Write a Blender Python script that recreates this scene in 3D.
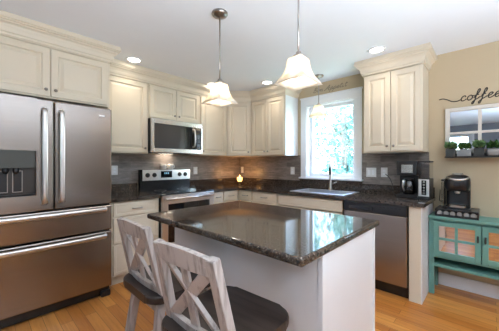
import bpy, bmesh, math, random
from mathutils import Vector, Matrix
random.seed(7)
for o in list(bpy.data.objects): bpy.data.objects.remove(o)
S = bpy.context.scene
COL = S.collection
PI = math.pi

# ------------------------------------------------------------------ camera, sky, lights, exposure
cam_d = bpy.data.cameras.new('camera'); cam = bpy.data.objects.new('camera', cam_d); COL.objects.link(cam)
cam.location = (-3.3527, -3.4132, 1.2673)
cam.rotation_euler = (PI/2, 0, 0.7553 - PI/2)
cam_d.sensor_width = 36.0; cam_d.lens = 255.956/499*36.0; cam_d.shift_y = -1.46/499
cam_d.clip_start = 0.02
S.camera = cam
w = bpy.data.worlds.new('sky'); S.world = w; w.use_nodes = True
nt = w.node_tree; nt.nodes.clear()
bg = nt.nodes.new('ShaderNodeBackground'); wo = nt.nodes.new('ShaderNodeOutputWorld')
sk = nt.nodes.new('ShaderNodeTexSky'); sk.sky_type = 'NISHITA'; sk.sun_disc = False
sk.sun_elevation = math.radians(50); sk.sun_rotation = math.radians(0)
nt.links.new(sk.outputs[0], bg.inputs[0]); nt.links.new(bg.outputs[0], wo.inputs[0])
bg.inputs[1].default_value = 2.3
def light(name, kind, loc, power, color, **kw):
    d = bpy.data.lights.new(name, kind); o = bpy.data.objects.new(name, d); COL.objects.link(o)
    o.location = loc; d.energy = power; d.color = color
    for k, v in kw.items(): setattr(d, k, v)
    return o
def aim(o, dirv): o.rotation_euler = Vector(dirv).to_track_quat('-Z', 'Y').to_euler()
sun = light('sun', 'SUN', (4, 6, 12), 4.0, (1, .96, .9), angle=math.radians(.6)); aim(sun, (.35, -.55, -.75))
def portal(name, loc, d, sx, sy):
    o = light(name, 'AREA', loc, 0, (1, 1, 1), shape='RECTANGLE', size=sx, size_y=sy); aim(o, d); o.data.cycles.is_portal = True
portal('portal_dining_window', (-6.66, -2.715, 1.74), (1, 0, 0), .53, .78)
portal('portal_sink_window', (.125, -1.775, 1.6), (-1, 0, 0), .70, 1.04)
fl = light('added_ceiling_fill', 'AREA', (-3.05, -5.20, .70), 122, (.76, .88, 1), shape='RECTANGLE', size=2.6, size_y=1.8, spread=math.radians(130)); aim(fl, (.05, .36, 1))  # fill light added behind the camera, brightens the room off the ceiling
S.view_settings.view_transform = 'Standard'; S.view_settings.look = 'None'
S.view_settings.gamma = 1; S.view_settings.use_curve_mapping = False
S.view_settings.exposure = 0.78

# ------------------------------------------------------------------ materials
def mat(name, col=(.8,.8,.8), rough=.5, metal=0., spec=.5, emit=None, estr=0, trans=0, coat=0):
    m = bpy.data.materials.new(name); m.use_nodes = True
    b = m.node_tree.nodes['Principled BSDF']
    b.inputs['Base Color'].default_value = (*col, 1); b.inputs['Roughness'].default_value = rough
    b.inputs['Metallic'].default_value = metal; b.inputs['Specular IOR Level'].default_value = spec
    b.inputs['Transmission Weight'].default_value = trans; b.inputs['Coat Weight'].default_value = coat
    if emit: b.inputs['Emission Color'].default_value = (*emit, 1); b.inputs['Emission Strength'].default_value = estr
    return m
def N(m, t, **kw):
    n = m.node_tree.nodes.new(t)
    for k, v in kw.items(): setattr(n, k, v)
    return n
def L(m, a, b): m.node_tree.links.new(a, b)
def B(m): return m.node_tree.nodes['Principled BSDF']
def coords(m, scale=(1,1,1), rot=(0,0,0), which='Object'):
    tc = N(m, 'ShaderNodeTexCoord'); mp = N(m, 'ShaderNodeMapping')
    mp.inputs['Scale'].default_value = scale; mp.inputs['Rotation'].default_value = rot
    L(m, tc.outputs[which], mp.inputs[0]); return mp.outputs[0]
def ramp(m, fac, stops):
    r = N(m, 'ShaderNodeValToRGB'); e = r.color_ramp.elements
    while len(e) < len(stops): e.new(.5)
    for el, (p, c) in zip(e, stops): el.position = p; el.color = (*c, 1)
    L(m, fac, r.inputs[0]); return r.outputs[0]
def noise(m, vec, scale, detail=3, rough=.5):
    n = N(m, 'ShaderNodeTexNoise'); n.inputs['Scale'].default_value = scale
    n.inputs['Detail'].default_value = detail; n.inputs['Roughness'].default_value = rough
    L(m, vec, n.inputs['Vector']); return n.outputs['Fac']
def bump(m, fac, strength=.2, dist=.01):
    b = N(m, 'ShaderNodeBump'); b.inputs['Strength'].default_value = strength; b.inputs['Distance'].default_value = dist
    L(m, fac, b.inputs['Height']); L(m, b.outputs[0], B(m).inputs['Normal'])
def mixc(m, fac, a, b, mode='MIX'):
    n = N(m, 'ShaderNodeMix', data_type='RGBA', blend_type=mode)
    for sock, v in ((n.inputs[0], fac), (n.inputs[6], a), (n.inputs[7], b)):
        if hasattr(v, 'is_linked'): L(m, v, sock)
        elif isinstance(v, (int, float)): sock.default_value = v
        else: sock.default_value = (*v, 1)
    return n.outputs[2]
def painted(name, col, rough=.42, var=.05, coat=0):
    m = mat(name, col, rough, coat=coat); v = coords(m)
    f = noise(m, v, 7, 4)
    L(m, mixc(m, f, tuple(c*(1-var) for c in col), tuple(min(1, c*(1+var)) for c in col)), B(m).inputs['Base Color'])
    bump(m, noise(m, v, 90, 2), .05, .002); return m
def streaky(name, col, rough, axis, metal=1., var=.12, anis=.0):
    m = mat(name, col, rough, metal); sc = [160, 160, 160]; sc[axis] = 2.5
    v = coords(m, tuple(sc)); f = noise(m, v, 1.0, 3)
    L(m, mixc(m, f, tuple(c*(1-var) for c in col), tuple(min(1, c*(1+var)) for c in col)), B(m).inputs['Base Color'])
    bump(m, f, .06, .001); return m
M = {}
M['cream'] = painted('cream_paint', (.72, .635, .50), .38, .03)
M['cream_in'] = painted('cream_case', (.74, .65, .50), .45, .03)
M['white'] = painted('white_paint', (.82, .83, .85), .40, .02)
M['trimwhite'] = painted('white_trim', (.86, .875, .90), .35, .02)
M['plastic'] = painted('white_plastic', (.78, .78, .77), .35, .01)
M['wall'] = painted('tan_wall_paint', (.56, .455, .305), .75, .02)
M['greywall'] = painted('blue_grey_wall_paint', (.33, .37, .43), .75, .02)
M['brownwall'] = painted('brown_wall_paint', (.20, .155, .12), .75, .02)
M['ceil'] = painted('ceiling_paint', (.83, .86, .90), .8, .015)
M['steel'] = streaky('brushed_steel', (.62, .60, .575), .27, 0)
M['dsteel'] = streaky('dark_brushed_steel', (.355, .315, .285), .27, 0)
M['vsteel'] = streaky('bright_steel', (.76, .75, .74), .30, 2)
M['chrome'] = mat('polished_nickel', (.70, .68, .65), .12, 1)
M['nickel'] = mat('brushed_nickel', (.42, .39, .36), .3, 1)
M['knob'] = mat('pewter_knob', (.30, .27, .24), .35, 1)
M['black'] = painted('black_enamel', (.012, .012, .013), .22, .05)
M['bplastic'] = painted('black_plastic', (.014, .014, .016), .30, .1)
M['bglass'] = mat('black_glass', (.006, .007, .009), .04, 0, .6, coat=.3)
M['smoke'] = mat('smoked_window_glass', (.035, .037, .042), .06, 0, .7)
M['dispgrey'] = painted('dispenser_grey', (.085, .092, .085), .25, .03)
M['recess'] = painted('dispenser_recess', (.05, .042, .036), .35, .05)
M['vinyl'] = mat('black_vinyl', (.02, .017, .015), .5)
M['gvinyl'] = mat('grey_vinyl', (.22, .18, .135), .5)
M['teal'] = painted('teal_paint', (.14, .32, .275), .42, .10)
M['mirror'] = mat('mirror_glass', (.56, .63, .71), .015, 1)
M['antique'] = mat('mirrored_door_glass', (.66, .60, .55), .03, 1)
M['offwhite'] = painted('distressed_white_frame', (.70, .66, .60), .6, .10)
M['ceramic'] = painted('white_ceramic', (.72, .70, .66), .2, .03)
M['terra'] = painted('grey_stoneware', (.30, .29, .28), .55, .12)
M['soil'] = painted('potting_soil', (.03, .02, .013), .9, .3)
M['galv'] = painted('galvanised_pot', (.26, .27, .275), .4, .1)
M['wax'] = mat('candle_wax', (.85, .62, .38), .5, emit=(1, .45, .12), estr=2.6)
M['flame'] = mat('candle_flame', (1, .7, .3), .5, emit=(1, .55, .18), estr=5)
M['led'] = mat('display_digits', (.02, .05, .08), .3, emit=(.35, .75, 1), estr=.5)
M['can'] = mat('downlight_lens', (1, .95, .85), .5, emit=(1, .93, .82), estr=9)
M['bulb'] = mat('lamp_bulb', (1, .95, .85), .5, emit=(1, .86, .66), estr=14)
M['pod'] = painted('pod_foil', (.34, .325, .31), .4, .2)
M['bark'] = painted('tree_bark', (.22, .19, .16), .9, .3)
M['lawn'] = painted('lawn', (.24, .34, .20), .9, .4)

def granite():
    m = mat('granite', rough=.06, spec=.55); v = coords(m)
    f1 = noise(m, v, 46, 5, .68); f2 = noise(m, v, 120, 3, .6)
    c1 = ramp(m, f1, [(.30, (.006, .006, .007)), (.45, (.020, .017, .015)), (.54, (.085, .060, .045)), (.62, (.022, .019, .018)), (.76, (.14, .115, .095))])
    c2 = ramp(m, f2, [(.54, (0, 0, 0)), (.66, (.26, .22, .18))])
    L(m, mixc(m, .55, c1, c2, 'ADD'), B(m).inputs['Base Color']); return m
M['granite'] = granite()
def oak():
    m = mat('oak_floor', rough=.28, spec=.4)
    v = coords(m, (1, 1, 1), (0, 0, PI/2))
    bt = N(m, 'ShaderNodeTexBrick'); L(m, v, bt.inputs['Vector'])
    bt.inputs['Scale'].default_value = 1; bt.inputs['Brick Width'].default_value = .95; bt.inputs['Row Height'].default_value = .083
    bt.inputs['Mortar Size'].default_value = .0012; bt.offset = .37; bt.inputs['Bias'].default_value = 0
    bt.inputs['Color1'].default_value = (.52, .18, .03, 1); bt.inputs['Color2'].default_value = (.78, .36, .085, 1); bt.inputs['Mortar'].default_value = (.13, .05, .015, 1)
    g = noise(m, coords(m, (42, 2.2, 2)), 1, 5, .65)
    gc = ramp(m, g, [(.3, (.78, .70, .62)), (.55, (1, 1, 1)), (.75, (.88, .82, .76))])
    big = ramp(m, noise(m, coords(m, (9, .9, 1)), 1, 3), [(.3, (.82, .80, .95)), (.7, (1.0, 1.0, 1.0))])
    c = mixc(m, 1., mixc(m, 1., bt.outputs['Color'], gc, 'MULTIPLY'), big, 'MULTIPLY')
    L(m, c, B(m).inputs['Base Color']); bump(m, bt.outputs['Fac'], -.15, .002); return m
M['oak'] = oak()
def tile(name, swap):
    m = mat(name, rough=.38, spec=.4)
    tc = N(m, 'ShaderNodeTexCoord'); sx = N(m, 'ShaderNodeSeparateXYZ'); cx = N(m, 'ShaderNodeCombineXYZ')
    L(m, tc.outputs['Object'], sx.inputs[0]); L(m, sx.outputs['Y' if swap else 'X'], cx.inputs[0]); L(m, sx.outputs['Z'], cx.inputs[1])
    bt = N(m, 'ShaderNodeTexBrick'); L(m, cx.outputs[0], bt.inputs['Vector'])
    bt.inputs['Scale'].default_value = 1; bt.inputs['Brick Width'].default_value = .305; bt.inputs['Row Height'].default_value = .076
    bt.inputs['Mortar Size'].default_value = .0018
    bt.inputs['Color1'].default_value = (.21, .186, .176, 1); bt.inputs['Color2'].default_value = (.32, .29, .272, 1); bt.inputs['Mortar'].default_value = (.33, .30, .285, 1)
    s = noise(m, coords(m, (6, 6, 30)), 1, 5, .7)
    sc = ramp(m, s, [(.32, (.55, .53, .52)), (.6, (1.05, 1.02, 1)), (.75, (1.35, 1.3, 1.25))])
    L(m, mixc(m, 1., bt.outputs['Color'], sc, 'MULTIPLY'), B(m).inputs['Base Color']); bump(m, bt.outputs['Fac'], -.25, .002); return m
M['tileN'] = tile('slate_tile', False); M['tileE'] = tile('slate_tile_window_side', True)
def wood(name, c0, c1, rough, axis=0, thr=.5):
    m = mat(name, rough=rough); sc = [38, 38, 38]; sc[axis] = 2.2
    g = noise(m, coords(m, tuple(sc)), 1, 5, .62)
    L(m, ramp(m, g, [(.34, c0), (thr+.08, c1)]), B(m).inputs['Base Color']); bump(m, g, .12, .002); return m
M['seatwood'] = wood('dark_stained_seat', (.016, .0105, .009), (.045, .032, .027), .38, 1)
M['whitewash'] = wood('whitewashed_wood', (.25, .215, .195), (.48, .425, .395), .55, 2, .42)
M['toe'] = painted('toe_kick', (.72, .64, .50), .5, .04)
def leaf(name, c0, c1):
    m = mat(name, rough=.5); v = coords(m)
    L(m, ramp(m, noise(m, v, 30, 3), [(.3, c0), (.7, c1)]), B(m).inputs['Base Color'])
    return m
M['leaf'] = leaf('green_leaf', (.025, .075, .016), (.085, .20, .04))
M['leaf2'] = leaf('pale_leaf', (.10, .20, .08), (.22, .36, .15))
M['treeleaf'] = leaf('tree_leaf', (.10, .24, .20), (.30, .48, .42))
def shade_mat():
    m = bpy.data.materials.new('frosted_shade_glass'); m.use_nodes = True; t = m.node_tree; t.nodes.clear()
    out = t.nodes.new('ShaderNodeOutputMaterial'); mx = t.nodes.new('ShaderNodeMixShader'); m2 = t.nodes.new('ShaderNodeMixShader')
    tr = t.nodes.new('ShaderNodeBsdfTranslucent'); df = t.nodes.new('ShaderNodeBsdfDiffuse'); gl = t.nodes.new('ShaderNodeBsdfGlossy')
    tc = t.nodes.new('ShaderNodeTexCoord'); n = t.nodes.new('ShaderNodeTexNoise'); n.inputs['Scale'].default_value = 14; n.inputs['Detail'].default_value = 4
    r = t.nodes.new('ShaderNodeValToRGB'); r.color_ramp.elements[0].color = (.82, .72, .58, 1); r.color_ramp.elements[1].color = (.97, .93, .86, 1)
    r.color_ramp.elements[0].position = .35; r.color_ramp.elements[1].position = .6
    t.links.new(tc.outputs['Object'], n.inputs['Vector']); t.links.new(n.outputs['Fac'], r.inputs[0])
    t.links.new(r.outputs[0], tr.inputs[0]); t.links.new(r.outputs[0], df.inputs[0]); gl.inputs['Roughness'].default_value = .2
    mx.inputs[0].default_value = .45; t.links.new(tr.outputs[0], mx.inputs[1]); t.links.new(df.outputs[0], mx.inputs[2])
    m2.inputs[0].default_value = .06; t.links.new(mx.outputs[0], m2.inputs[1]); t.links.new(gl.outputs[0], m2.inputs[2])
    t.links.new(m2.outputs[0], out.inputs[0]); return m
M['shade'] = shade_mat()
def pane_mat(name, tint, refl):
    m = bpy.data.materials.new(name); m.use_nodes = True; t = m.node_tree; t.nodes.clear()
    out = t.nodes.new('ShaderNodeOutputMaterial'); mx = t.nodes.new('ShaderNodeMixShader')
    tp = t.nodes.new('ShaderNodeBsdfTransparent'); tp.inputs[0].default_value = (*tint, 1)
    gl = t.nodes.new('ShaderNodeBsdfGlossy'); gl.inputs['Roughness'].default_value = .01
    fr = t.nodes.new('ShaderNodeFresnel'); fr.inputs[0].default_value = 1.5
    mu = t.nodes.new('ShaderNodeMath'); mu.operation = 'MULTIPLY'; mu.inputs[1].default_value = refl
    ge = t.nodes.new('ShaderNodeNewGeometry'); m3 = t.nodes.new('ShaderNodeMath'); m3.operation = 'SUBTRACT'; m3.inputs[0].default_value = 1
    m4 = t.nodes.new('ShaderNodeMath'); m4.operation = 'MULTIPLY'; m4.use_clamp = True
    t.links.new(ge.outputs['Backfacing'], m3.inputs[1]); t.links.new(m3.outputs[0], m4.inputs[1])
    t.links.new(fr.outputs[0], mu.inputs[0]); t.links.new(mu.outputs[0], m4.inputs[0]); t.links.new(m4.outputs[0], mx.inputs[0])
    t.links.new(tp.outputs[0], mx.inputs[1]); t.links.new(gl.outputs[0], mx.inputs[2]); t.links.new(mx.outputs[0], out.inputs[0]); return m
M['pane'] = pane_mat('window_glass', (.97, .99, 1), 1.6)
M['clear'] = pane_mat('clear_plastic', (.88, .89, .90), 4.)
M['carafe'] = pane_mat('carafe_glass', (.45, .44, .43), 2.)

# ------------------------------------------------------------------ mesh helpers
class MB:
    def __init__(s): s.bm = bmesh.new()
    def add(s, verts, faces, smooth=False):
        vs = [s.bm.verts.new(v) for v in verts]
        for f in faces:
            try: fc = s.bm.faces.new([vs[i] for i in f]); fc.smooth = smooth
            except ValueError: pass
        return s
    def merge(s, b2, mtx=None, smooth=None):
        vm = {}
        for v in b2.verts: vm[v] = s.bm.verts.new(mtx @ v.co if mtx else v.co)
        for f in b2.faces:
            n = s.bm.faces.new([vm[v] for v in f.verts]); n.smooth = f.smooth if smooth is None else smooth
        b2.free(); return s
    def box(s, x0, x1, y0, y1, z0, z1, bev=0., seg=2, mtx=None):
        x0, x1 = min(x0, x1), max(x0, x1); y0, y1 = min(y0, y1), max(y0, y1); z0, z1 = min(z0, z1), max(z0, z1)
        b = bmesh.new()
        v = [b.verts.new((x, y, z)) for z in (z0, z1) for y in (y0, y1) for x in (x0, x1)]
        for f in ((0,2,3,1), (4,5,7,6), (0,1,5,4), (2,6,7,3), (0,4,6,2), (1,3,7,5)): b.faces.new([v[i] for i in f])
        if bev > 0: bmesh.ops.bevel(b, geom=b.edges[:], offset=bev, segments=seg, profile=.5, affect='EDGES')
        return s.merge(b, mtx)
    def lathe(s, prof, c=(0,0,0), seg=24, axis='z', cap=True, smooth=True):
        rings = []
        for r, h in prof:
            ring = []
            for k in range(seg):
                t = 2*PI*k/seg; p = (r*math.cos(t), r*math.sin(t), h)
                if axis == 'y': p = (p[0], -p[2], p[1])
                if axis == 'x': p = (-p[2], p[1], p[0])
                ring.append(s.bm.verts.new((c[0]+p[0], c[1]+p[1], c[2]+p[2])))
            rings.append(ring)
        for a, b in zip(rings, rings[1:]):
            for k in range(seg):
                f = s.bm.faces.new((a[k], a[(k+1)%seg], b[(k+1)%seg], b[k])); f.smooth = smooth
        if cap:
            for r in (rings[0], rings[-1]):
                try: s.bm.faces.new(r)
                except ValueError: pass
        return s
    def cyl(s, c, r, h0, h1, seg=20, axis='z'): return s.lathe([(r, h0), (r, h1)], c, seg, axis)
    def tube(s, pts, r, seg=8, flat=None):
        pts = [Vector(p) for p in pts]; rings = []; n = len(pts)
        rs = r if isinstance(r, (list, tuple)) else [r]*n
        t0 = (pts[1]-pts[0]).normalized(); up = Vector((0,0,1)) if abs(t0.z) < .9 else Vector((1,0,0))
        u = t0.cross(up).normalized()
        for i, p in enumerate(pts):
            t = ((pts[min(i+1, n-1)]-p).normalized() + (p-pts[max(i-1, 0)]).normalized())
            if t.length < 1e-6: t = t0
            t.normalize(); u = (u - t*u.dot(t)).normalized(); v = t.cross(u)
            ring = []
            for k in range(seg):
                a = 2*PI*k/seg; off = u*math.cos(a)*rs[i] + v*math.sin(a)*rs[i]
                if flat: off = Vector((off[j]*flat[j] for j in range(3)))
                ring.append(s.bm.verts.new(p+off))
            rings.append(ring)
        for a, b in zip(rings, rings[1:]):
            for k in range(seg):
                f = s.bm.faces.new((a[k], a[(k+1)%seg], b[(k+1)%seg], b[k])); f.smooth = True
        s.bm.faces.new(rings[0]); s.bm.faces.new(rings[-1]); return s
    def beam(s, p0, p1, wdt, dep, side, bev=.003):
        """rectangular bar from p0 to p1, width along `side`, depth across"""
        p0, p1 = Vector(p0), Vector(p1); t = (p1-p0); ln = t.length; t.normalize()
        sd = Vector(side); sd = (sd - t*sd.dot(t)).normalized(); dp = t.cross(sd)
        m = Matrix(((sd.x, dp.x, t.x, p0.x), (sd.y, dp.y, t.y, p0.y), (sd.z, dp.z, t.z, p0.z), (0,0,0,1)))
        return s.box(-wdt/2, wdt/2, -dep/2, dep/2, 0, ln, bev, 2, m)
    def prism(s, poly, z0, z1, bev=0., smooth=False):
        b = bmesh.new(); n = len(poly)
        lo = [b.verts.new((x, y, z0)) for x, y in poly]; hi = [b.verts.new((x, y, z1)) for x, y in poly]
        b.faces.new(lo[::-1]); b.faces.new(hi)
        for i in range(n): f = b.faces.new((lo[i], lo[(i+1)%n], hi[(i+1)%n], hi[i])); f.smooth = smooth
        if bev > 0:
            es = [e for e in b.edges if abs(e.verts[0].co.z-e.verts[1].co.z) < 1e-6]
            bmesh.ops.bevel(b, geom=es, offset=bev, segments=3, profile=.5, affect='EDGES')
        return s.merge(b)
    def panel(s, x0, x1, z0, z1, y, arch=None, loops=None):
        """raised panel door whose back lies at y and whose face looks to -y"""
        lp = loops or [(0, 0), (0, .017), (.003, .020), (.050, .020), (.055, .014), (.058, .007), (.067, .007), (.092, .018), (.094, .018)]
        m = min(x1-x0, z1-z0)/2 - .012; rings = []
        for ins, dp in lp:
            i = min(ins, m)
            rings.append([s.bm.verts.new(p) for p in ((x0+i, y-dp, z0+i), (x1-i, y-dp, z0+i), (x1-i, y-dp, z1-i), (x0+i, y-dp, z1-i))])
        for a, b in zip(rings, rings[1:]):
            for k in range(4): s.bm.faces.new((a[k], a[(k+1)%4], b[(k+1)%4], b[k]))
        s.bm.faces.new(rings[0][::-1]); s.bm.faces.new(rings[-1]); return s
    def frame(s, x0, x1, z0, z1, y0, y1, wd, bev=.002):
        """four bars round an opening (face in the xz plane)"""
        a, b, c, d = wd if isinstance(wd, tuple) else (wd,)*4          # left right bottom top
        s.box(x0, x0+a, y0, y1, z0, z1, bev); s.box(x1-b, x1, y0, y1, z0, z1, bev)
        s.box(x0+a, x1-b, y0, y1, z0, z0+c, bev); s.box(x0+a, x1-b, y0, y1, z1-d, z1, bev); return s
    def xf(s, mtx):
        for v in s.bm.verts: v.co = mtx @ v.co
        return s
    def build(s, name, mt, parent=None, **props):
        bmesh.ops.recalc_face_normals(s.bm, faces=s.bm.faces[:])
        me = bpy.data.meshes.new(name); s.bm.to_mesh(me); s.bm.free()
        me.materials.append(M[mt] if isinstance(mt, str) else mt)
        o = bpy.data.objects.new(name, me); COL.objects.link(o)
        if parent: o.parent = parent
        for k, v in props.items(): o[k] = v
        return o
def thing(name, label, cat, loc=(0,0,0), rz=0., group=None):
    o = bpy.data.objects.new(name, None); COL.objects.link(o); o.empty_display_size = .05
    o.location = loc; o.rotation_euler = (0, 0, rz); o['label'] = label; o['category'] = cat
    if group: o['group'] = group
    return o
def kids(o): return [c for c in bpy.data.objects if c.parent == o]
def dup(o, loc, rz, label, group=None):
    def rec(src, par):
        c = src.copy(); COL.objects.link(c); c.parent = par
        for k in kids_of.get(src.name, []): rec(k, c)
        return c
    kids_of = {}
    for c in list(bpy.data.objects):
        if c.parent: kids_of.setdefault(c.parent.name, []).append(c)
    r = rec(o, None); r.location = loc; r.rotation_euler = (0, 0, rz); r['label'] = label
    if group: r['group'] = group
    return r
def struct(name, mb, mt, parent=None): 
    o = mb.build(name, mt, parent)
    if not parent: o['kind'] = 'structure'
    return o
def curve_pts(ctrl, n=6):
    P = [Vector(c) for c in ctrl]; P = [2*P[0]-P[1]] + P + [2*P[-1]-P[-2]]; out = []
    for i in range(1, len(P)-2):
        a, b, c, d = P[i-1], P[i], P[i+1], P[i+2]
        for k in range(n):
            t = k/n; out.append(.5*((2*b) + (c-a)*t + (2*a-5*b+4*c-d)*t*t + (3*b-3*c+d-a)*t**3))
    out.append(P[-2]); return out
E_ROT = -PI/2                                       # things on the window wall face -x: local x runs towards -y

# ------------------------------------------------------------------ room shell
X0, Y0, ZC = -6.6, -6.4, 2.425
struct('floor', MB().box(X0-.15, .15, Y0-.15, .15, -.12, 0), 'oak')
struct('ceiling', MB().box(X0-.15, .15, Y0-.15, .15, ZC, ZC+.2), 'ceil')
wb = struct('wall_back', MB().box(X0-.15, .15, 0, .15, 0, ZC), 'wall')
# window opening in the right wall
WY0, WY1, WZ0, WZ1 = -2.135, -1.425, 1.075, 2.125    # opening
wr = MB()
wr.box(0, .15, WY1, 0, 0, ZC); wr.box(0, .15, Y0-.15, WY0, 0, ZC); wr.box(0, .15, WY0, WY1, 0, WZ0); wr.box(0, .15, WY0, WY1, WZ1, ZC)
wr = struct('wall_right', wr, 'wall')
# left wall and near wall of the dining end, with their openings
VY0, VY1, VZ0, VZ1 = -2.98, -2.45, 1.35, 2.13
wl = MB(); wl.box(X0-.15, X0, VY1, 0, 0, ZC); wl.box(X0-.15, X0, Y0, VY0, 0, ZC); wl.box(X0-.15, X0, VY0, VY1, 0, VZ0); wl.box(X0-.15, X0, VY0, VY1, VZ1, ZC)
struct('wall_left', wl, 'greywall')
wf = MB().box(X0-.15, .15, Y0-.15, Y0, 0, ZC)
struct('wall_front', wf, 'brownwall')
wn = MB()
def ywin(mb, x0, x1, ya, yb, z0, z1, wd):
    mb.box(x0, x1, ya, ya+wd, z0, z1); mb.box(x0, x1, yb-wd, yb, z0, z1); mb.box(x0, x1, ya+wd, yb-wd, z0, z0+wd); mb.box(x0, x1, ya+wd, yb-wd, z1-wd, z1)
ywin(wn, X0-.1, X0-.04, VY0, VY1, VZ0, VZ1, .05); wn.box(X0-.09, X0-.05, VY0+.05, VY1-.05, 1.72, 1.76)
w2 = struct('window_2', wn, 'trimwhite')
wc = MB(); ywin(wc, X0, X0+.02, VY0-.09, VY1+.09, VZ0-.09, VZ1+.09, .09); wc.build('casing', 'trimwhite', w2)
MB().box(X0-.075, X0-.07, VY0+.05, VY1-.05, VZ0+.05, VZ1-.05).build('pane', 'pane', w2)
# baseboards
struct('baseboard_right', MB().box(-.016, 0, Y0, -2.99, 0, .125, .004), 'trimwhite')
struct('baseboard_left', MB().box(X0, X0+.016, Y0, 0, 0, .125, .004), 'trimwhite')
struct('baseboard_back', MB().box(X0+.016, -3.40, -.016, 0, 0, .125, .004), 'trimwhite')
# tiled backsplashes on the walls
MB().box(-2.46, -.008, -.008, 0, 1.018, 1.40).build('tile_backsplash', 'tileN', wb)
t = MB(); t.box(-.008, 0, -1.318, -.008, 1.018, 1.40); t.box(-.008, 0, -2.93, -2.228, 1.018, 1.40)
t.build('tile_backsplash', 'tileE', wr)

# kitchen window: jambs, sash, pane, casing, stool and apron
w1 = MB()
ywin(w1, .075, .12, WY0+.012, WY1-.012, WZ0+.012, WZ1-.012, .045)
w1 = struct('window_1', w1, 'trimwhite')
j = MB(); ywin(j, 0, .15, WY0, WY1, WZ0, WZ1, .012); j.build('jamb', 'trimwhite', w1)
MB().box(.092, .097, WY0+.055, WY1-.055, WZ0+.055, WZ1-.055).build('pane', 'pane', w1)
c = MB(); c.box(-.02, 0, WY1, WY1+.09, WZ0, WZ1, .003); c.box(-.02, 0, WY0-.09, WY0, WZ0, WZ1, .003)
c.box(-.022, 0, WY0-.09, WY1+.09, WZ1, WZ1+.10, .003); c.box(-.032, 0, WY0-.10, WY1+.10, WZ1+.10, WZ1+.122, .004)
c.build('casing', 'trimwhite', w1)
MB().box(-.055, .07, WY0-.11, WY1+.11, WZ0-.026, WZ0, .006).build('window_stool', 'trimwhite', w1)
MB().box(.060, .074, -1.80, -1.74, WZ0+.02, WZ0+.075, .004).build('sash_lock', 'trimwhite', w1)

# ------------------------------------------------------------------ outdoors
struct('ground', MB().box(-40, 40, -35, 35, -.7, -.6), 'lawn')
def tree(loc, h, cr, n, label, seed, mt='treeleaf'):
    rnd = random.Random(seed); t = thing('tree', label, 'tree', loc, 0, 'trees outside the kitchen window')
    MB().tube(curve_pts([(0,0,0), (.05,.02,h*.3), (-.05,.05,h*.6), (0,0,h*.9)], 4), [.16-.007*i for i in range(13)], 9).build('trunk', 'bark', t)
    b = MB()
    for k in range(6):
        a = rnd.uniform(0, 2*PI); z = h*rnd.uniform(.3, .6)
        b.tube(curve_pts([(0,0,z), (cr*.4*math.cos(a), cr*.4*math.sin(a), z+.35), (cr*.8*math.cos(a), cr*.8*math.sin(a), z+.9)], 3), [.06-.007*i for i in range(7)], 6)
    b.build('branch', 'bark', t)
    f = MB(); cl = [(rnd.gauss(0, cr*.5), rnd.gauss(0, cr*.5), h*rnd.uniform(.16, 1)) for _ in range(34)]
    for k in range(n):
        c = rnd.choice(cl); p = Vector((c[0]+rnd.gauss(0, .28), c[1]+rnd.gauss(0, .28), max(.3, c[2]+rnd.gauss(0, .24))))
        s = rnd.uniform(.05, .11); q = Matrix.Rotation(rnd.uniform(0, 6.3), 4, Vector((rnd.gauss(0,1), rnd.gauss(0,1), rnd.gauss(0,1)+.01)).normalized())
        f.add([p + q @ Vector(v) for v in ((-s*1.5,0,0), (0,-s*.6,s*.12), (s*1.5,0,0), (0,s*.6,s*.12))], [(0,1,2,3)])
    f.build('foliage', mt, t, kind='stuff')
for i, (x, y, h, cr, n, lb) in enumerate([
    (6.2, .6, 4.6, 1.0, 2300, 'leafy tree outside the window, nearest of those seen in its right half'),
    (7.6, 3.3, 5.2, 1.2, 2600, 'leafy tree outside the window, seen in its left half below the small pendant'),
    (13.0, 3.6, 8.0, 1.5, 2600, 'tall pale tree outdoors, farther off behind the nearer pair in the middle of the window'),
    (14.0, 8.6, 8.0, 1.6, 2400, 'tall tree outdoors at the far left edge of the window view'),
    (12.0, -.6, 7.0, 1.5, 2400, 'broad tree outdoors at the far right edge of the window view')]):
    tree((x, y, -.6), h, cr, n, lb, 20+i)

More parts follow.
